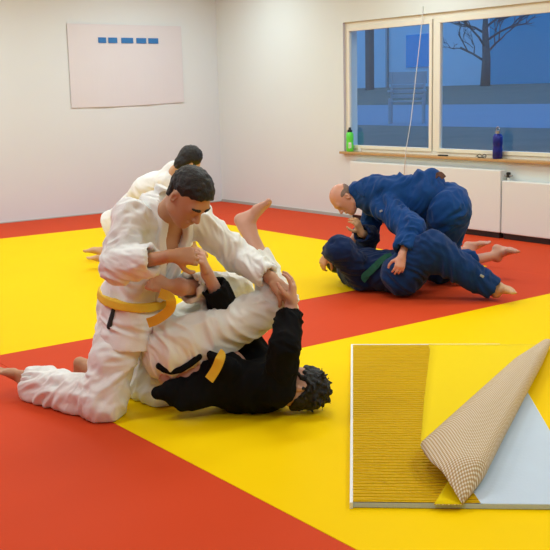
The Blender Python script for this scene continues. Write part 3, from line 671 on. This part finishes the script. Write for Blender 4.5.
# tree
def tree(base, hgt, name, label, seed):
    rnd = random.Random(seed); mb = MB(); t = empty(name, base, label, 'tree')
    mb.tube([base-V3(0, 0, .1), base+V3(.05, 0, hgt*.25), base+V3(-.05, 0, hgt*.5), base+V3(0, 0, hgt*.95)], [.30, .24, .17, .03], 10); mb.build('trunk', M['bark'], t, True)
    br = MB()
    def grow(p, d, L, r, lev):
        q = p+d*L; m_ = (p+q)/2+V3(rnd.uniform(-.1, .1), 0, rnd.uniform(0, .12))*L; br.tube([p, m_, q], [r, r*.8, r*.55], 5)
        if lev:
            for _ in range(3 if lev > 1 else 4):
                nd = nrm(d+V3(rnd.uniform(-.9, .9), rnd.uniform(-.6, .6), rnd.uniform(-.25, .7))); grow(p+(q-p)*rnd.uniform(.45, 1), nd, L*rnd.uniform(.5, .75), r*.55, lev-1)
    for k in range(11):
        z = hgt*(.22+.06*k); an_ = rnd.uniform(0, 6.28); side = 1 if k % 2 else -1
        grow(base+V3(0, 0, z), nrm(V3(side*rnd.uniform(.6, 1), math.sin(an_)*.5, rnd.uniform(.35, .9))), hgt*rnd.uniform(.2, .32), .075, 3)
    br.build('branches', M['bark'], t, True); return t
tb = OP(485, 93, 45); tb[2] = 1.6
tree(tb, 6.5, 'tree', 'bare leafless tree on the far bank seen through the right window', 3)
# ------------------------------------------------------------------ radiator covers under the window
def WP(x, y, b):  # point at pixel (x,y) on plane e2=b
    return OP(x, y, b)
RB = E2W-.10
aL, aR = float(WP(350, 200, RB)@e1), float(WP(500, 200, RB)@e1)
for i, (a0, a1, lb) in enumerate(((aR, aL, 'long cream radiator cover panel under the window behind the men in blue'), (aR-2.0, aR-.02, 'second cream radiator cover at the right edge, beyond the valve'))):
    rc = empty('radiator_cover', W((a0+a1)/2, RB, 0), lb, 'radiator cover', 'radiator covers under the window')
    MB().wbox(a0, a1, RB, E2W-.012, .06, .69-.10*i).build('panel', M['cover'], rc, bevel=.008)
    MB().wbox(a0+.02, a1-.02, RB+.02, E2W-.013, .002, .06).build('plinth', M['dark'], rc)
vp = W(aR-.07, E2W-.06, .64)
vt = empty('radiator_valve', vp, 'small black and metal radiator valve between the two radiator covers', 'valve')
MB().lathe(vp-V3(0, 0, .02), [(.012, 0), (.022, .005), (.022, .05), (.012, .055)], 16, V3(0, 0, 1)).build('knob', M['dark'], vt, smooth=False)
MB().tube([vp-V3(0, 0, .02), vp-V3(0, 0, .048)], .012, 10).build('pipe', M['cover'], vt)
MB().tube([vp+e1*.045+V3(0, 0, .0), vp-e1*.045], .012, 10).build('coupling', M['metal'], vt)
# ------------------------------------------------------------------ sill things
SB = E2W-.03
def on_sill(x, b=SB): p = WP(x, 155, b); p[2] = WZ0; return p
def bottle(name, p, r, h, m, capm, label, group=None, sport=False):
    t = empty(name, p, label, 'bottle')
    MB().lathe(p, [(r*.9, .0005), (r, .008), (r, h*.30), (r*.93, h*.36), (r*.93, h*.44), (r, h*.5), (r, h*.72), (r*.8, h*.78), (r*.6, h*.81)], 28).build('body', m, t, smooth=True)
    if sport:
        MB().lathe(p, [(r*.66, h*.80), (r*.66, h*.88), (r*.4, h*.91), (r*.35, h*.94), (r*.35, h*.985), (r*.2, h)], 24).build('cap', capm, t)
    else:
        MB().lathe(p, [(r*.55, h*.80), (r*.55, h*.90), (r*.4, h*.91)], 24).build('cap', capm, t)
        MB().tube([p+V3(0, 0, h*.91)+e1*r*.38*math.cos(a)*1.0+V3(0, 0, r*.75*math.sin(a)) for a in np.linspace(0, math.pi, 9)], r*.1, 6).build('loop', capm, t)
    return t
gb = bottle('water_bottle', on_sill(350), .044, .285, M['green'], M['dark'], 'lime green plastic sports bottle with black cap on the sill', sport=True)
pp = on_sill(350)+V3(0, 0, .075); nv = nrm(V3(0, 0, 0)+np.array([-pp[0], -pp[1], 0])); sx = np.cross(V3(0, 0, 1), nv)
MB().box(pp+nv*.0425, sx*.016, nv*.001, V3(0, 0, .035)).build('label', M['whitep'], gb)
bottle('drink_flask', on_sill(497.5), .050, .31, M['bottleblue'], M['metal'], 'dark blue metal drink flask with loop cap on the sill')
ph = on_sill(443, E2W-.035); mb = MB().box(ph+V3(0, 0, .008), e1*.058, e2*.022, V3(0, 0, .007)); props(mb.build('phone', M['dark'], bevel=.004), 'black phone lying flat on the window sill', 'phone')
gp = on_sill(482, E2W-.04); gl = empty('eyeglasses', gp, 'folded eyeglasses lying on the window sill left of the blue flask', 'eyeglasses')
for s_ in (-1, 1):
    MB().tube([gp+e1*(s_*.032+.024*math.cos(a))+V3(0, 0, .021+.018*math.sin(a)) for a in np.linspace(0, 2*math.pi, 17)], .0035, 6).build('rim', M['dark'], gl)
    MB().tube([gp+e1*s_*.057+V3(0, 0, .028), gp+e1*s_*.06-e2*.025+V3(0, 0, .018), gp-e1*s_*.04-e2*.02+V3(0, 0, .004)], .003, 6).build('temple', M['dark'], gl)
MB().tube([gp-e1*.009+V3(0, 0, .026), gp+e1*.009+V3(0, 0, .026)], .002, 6).build('bridge', M['dark'], gl)
bx = on_sill(360, E2W+.03); props(MB().box(bx+V3(0, 0, .035), e1*.02, e2*.012, V3(0, 0, .035)).build('small_box', M['whitep'], bevel=.003), 'tiny white box on the sill beside the green bottle', 'box')
# blind cord
c0_, c1_ = WP(420, 40, E2W-.03), WP(411, 120, E2W-.06); c2_, c3_ = WP(406, 150, E2W-.12), WP(404, 175, RB-.035); ct = WP(422, 20, E2W-.01)
ct2 = WP(423, 6, E2W-.005)
props(MB().tube([ct2, ct, c0_, c1_, c2_, c3_], .0045, 6).build('blind_cord', M['cord'], smooth=True), 'thin white blind cord hanging in front of the left window pane', 'cord')
# ------------------------------------------------------------------ banner on the left wall
BA = E1W-.012
def BP(x, y): r = ray(x, y); t = BA/(r@e1); return V3(0, 0, CAMH)+r*t
bL, bR = float(BP(70, 80)@e2), float(BP(183, 80)@e2); zL, zR = BP(70, 108)[2], BP(183, 102)[2]
n = 26; vs = []; fs = []; ztop = 2.42
for i in range(n+1):
    t = i/n; b_ = bL+(bR-bL)*t
    for j in range(9):
        s = j/8; z = (zL+(zR-zL)*t-.012*math.sin(math.pi*t))*(1-s)+ztop*s; d = .004*math.sin(t*17+2*s)*(1-s)
        vs.append(W(BA+d, b_, z))
for i in range(n):
    for j in range(8): fs.append((i*9+j, i*9+j+1, (i+1)*9+j+1, (i+1)*9+j))
ban = link('banner', vs, fs, M['banner'], None, False); props(ban, 'pale lilac cloth banner with blue print hanging on the left wall', 'banner')
sm = ban.modifiers.new('solid', 'SOLIDIFY'); sm.thickness = .003
mb = MB(); z0 = BP(100, 43)[2]
for x0, x1 in ((98, 106), (108, 117), (121, 133), (136, 146), (148, 158)):
    b0_, b1_ = float(BP(x0, 42)@e2), float(BP(x1, 42)@e2)
    mb.wbox(BA-.012, BA-.008, b0_, b1_, z0, z0+.07)
mb.build('blue_print', M['bannerblue'], ban, bevel=.003)

# ------------------------------------------------------------------ cut sample of mat with its cover peeled back, lying on the floor
def texmat(name, kind):
    m = mat(name, (.8, .5, .01) if kind != 'weave' else (.6, .5, .4), .6, spec=.06); nt = m.node_tree; N = nt.nodes; L = nt.links; b = N['Principled BSDF']
    tc = N.new('ShaderNodeTexCoord'); mp = N.new('ShaderNodeMapping'); L.new(tc.outputs['Object'], mp.inputs[0]); bp = N.new('ShaderNodeBump'); L.new(bp.outputs[0], b.inputs['Normal'])
    if kind == 'ribs':
        mp.inputs['Rotation'].default_value = (0, 0, -math.atan2(sdv[1], sdv[0]))
        wv_ = N.new('ShaderNodeTexWave'); wv_.bands_direction = 'X'; wv_.inputs['Scale'].default_value = 10; wv_.inputs['Distortion'].default_value = 1.6; wv_.inputs['Detail'].default_value = 2; wv_.inputs['Detail Scale'].default_value = 1.2
        L.new(mp.outputs[0], wv_.inputs['Vector']); L.new(wv_.outputs['Fac'], bp.inputs['Height']); bp.inputs['Strength'].default_value = 1; bp.inputs['Distance'].default_value = .02
        b.inputs['Base Color'].default_value = (.82, .47, .004, 1)
    elif kind == 'smooth':
        n = N.new('ShaderNodeTexNoise'); n.inputs['Scale'].default_value = 300; L.new(mp.outputs[0], n.inputs['Vector']); L.new(n.outputs['Fac'], bp.inputs['Height']); bp.inputs['Strength'].default_value = .15; bp.inputs['Distance'].default_value = .002
        b.inputs['Base Color'].default_value = (.84, .60, .001, 1)
    else:
        sp = N.new('ShaderNodeSeparateXYZ'); L.new(mp.outputs[0], sp.inputs[0]); mp.inputs['Rotation'].default_value = (0, 0, .5); s_ = []
        for i in (0, 1):
            a = N.new('ShaderNodeMath'); a.operation = 'MULTIPLY'; a.inputs[1].default_value = 2*math.pi/(.013, .02)[i]; L.new(sp.outputs[i], a.inputs[0])
            c = N.new('ShaderNodeMath'); c.operation = 'SINE'; L.new(a.outputs[0], c.inputs[0]); s_.append(c)
        mu = N.new('ShaderNodeMath'); mu.operation = 'MULTIPLY_ADD'; L.new(s_[0].outputs[0], mu.inputs[0]); L.new(s_[1].outputs[0], mu.inputs[1]); mu.inputs[2].default_value = .30
        mu.use_clamp = True; mx = N.new('ShaderNodeMix'); mx.data_type = 'RGBA'; mx.inputs['A'].default_value = (.46, .29, .13, 1); mx.inputs['B'].default_value = (.80, .72, .60, 1)
        L.new(mu.outputs[0], mx.inputs['Factor']); L.new(mx.outputs['Result'], b.inputs['Base Color']); L.new(mu.outputs[0], bp.inputs['Height']); bp.inputs['Strength'].default_value = .5; bp.inputs['Distance'].default_value = .003
    return m
nl, fl = G(353, 508), G(353, 349); sdv = fl-nl; SL = np.linalg.norm(sdv); sdv /= SL; suv = np.cross(sdv, V3(0, 0, 1)); SW = .86
def S(u, v, z=0): return nl+suv*u+sdv*v+V3(0, 0, z)
smp = empty('mat_sample', S(SW/2, SL/2), 'cut sample of ribbed yellow mat in the right foreground with its cover peeled back', 'mat sample')
M['foam'] = mat('pale_blue_foam', (.52, .60, .70), .8, .2, 60, .04, 6)
M['edging'] = mat('white_edging', (.82, .82, .80), .6)
M['ribs'], M['smoothy'], M['weave'] = texmat('ribbed_yellow_vinyl', 'ribs'), texmat('smooth_yellow_vinyl', 'smooth'), texmat('woven_backing', 'weave')
TH = .022
MB().box(S(SW/2, SL/2, TH/2+.001), suv*SW/2, sdv*SL/2, V3(0, 0, TH/2)).build('foam_core', M['foam'], smp, bevel=.003)
for c_, ua, va in ((S(-.006, SL/2, .014), .006, SL/2+.012), (S(SW/2, SL+.006, .014), SW/2, .006)):
    MB().box(c_, suv*ua, sdv*va, V3(0, 0, .013)).build('edging', M['edging'], smp, bevel=.002)
def UV(x, y, z=TH): p = G(x, y, z)-nl; return float(p@suv), float(p@sdv)
zt = TH+.003
seam = [UV(455, 507), UV(420, 450), UV(424, 400), UV(430, 351)]
n = 30; vs = []; fs = []
for i in range(n+1):
    v = SL*i/n; ue = np.interp(v, [q_[1] for q_ in seam], [q_[0] for q_ in seam]); ue = ue+.06 if v > seam[1][1] else max(ue, 0)+.10
    for j in range(9): vs.append(S(ue*j/8, v, zt))
m_ = len(vs); vs += [p-V3(0, 0, .002) for p in vs]
for i in range(n):
    for j in range(8): a = i*9+j; fs += [(a, a+1, a+10, a+9), (m_+a+9, m_+a+10, m_+a+1, m_+a)]
for i in range(n):
    for a in (i*9, i*9+8): fs.append((a, a+9, m_+a+9, m_+a) if a % 9 == 0 else (a+9, a, m_+a, m_+a+9))
link('ribbed_cover', vs, fs, M['ribs'], smp)
# smooth cover: flat up to the fold line, rolled over it, its corner lying back to the left with the woven side up
f0, f1 = np.array(UV(462, 506)), np.array(UV(519, 400)); f1 = f0+(f1-f0)*((SL-.0-f0[1])/(f1[1]-f0[1]))
tip = np.array(UV(420, 447, .09)); top_e = np.array(UV(511, 371, .12))
vs = []; fs = []; NS, NC = 48, 34
for i in range(NS+1):
    t = i/NS; F_ = f0+(f1-f0)*t; s0_ = np.array([np.interp(F_[1], [q_[1] for q_ in seam], [q_[0] for q_ in seam]), F_[1]])
    if F_[1] < seam[1][1]: s0_ = np.array([F_[0]-.10, F_[1]])
    # flap edge opposite this fold point
    if t < .24: k = t/.24; E_ = f0*(1-k)+tip*k; E_ = E_+np.array([-.03, 0])*math.sin(math.pi*k)
    else:
        k = (t-.24)/.76; E_ = tip*(1-k)+np.array([f1[0]*.97, f1[1]])*k
    L_ = np.linalg.norm(E_-F_); r_ = .052*min(1, L_/.12)*(1-.25*t)+.002
    dirn = (E_-F_)/(L_+1e-6)
    for j in range(NC+1):
        if j <= 10: q_ = s0_+(F_-s0_)*j/10; z = zt+.003
        elif j <= 22:
            a = math.pi*(j-10)/12; q_ = F_-dirn*math.sin(a)*r_; z = zt+.003+r_*(1-math.cos(a))
        else:
            k = (j-22)/12; q_ = F_+(E_-F_)*k; z = zt+.003+2*r_-r_*.9*math.sin(k*math.pi*.5)*.6+.05*math.sin(math.pi*k)*min(1, L_/.3)
        vs.append(S(q_[0], q_[1], z))
for i in range(NS):
    for j in range(NC): a = i*(NC+1)+j; fs.append((a, a+1, a+NC+2, a+NC+1))
so = link('peeled_cover', vs, fs, M['smoothy'], smp, True, mats=[M['smoothy'], M['weave']])
sd = so.modifiers.new('solid', 'SOLIDIFY'); sd.thickness = .003; sd.offset = -1; sd.material_offset = 1; sd.material_offset_rim = 1
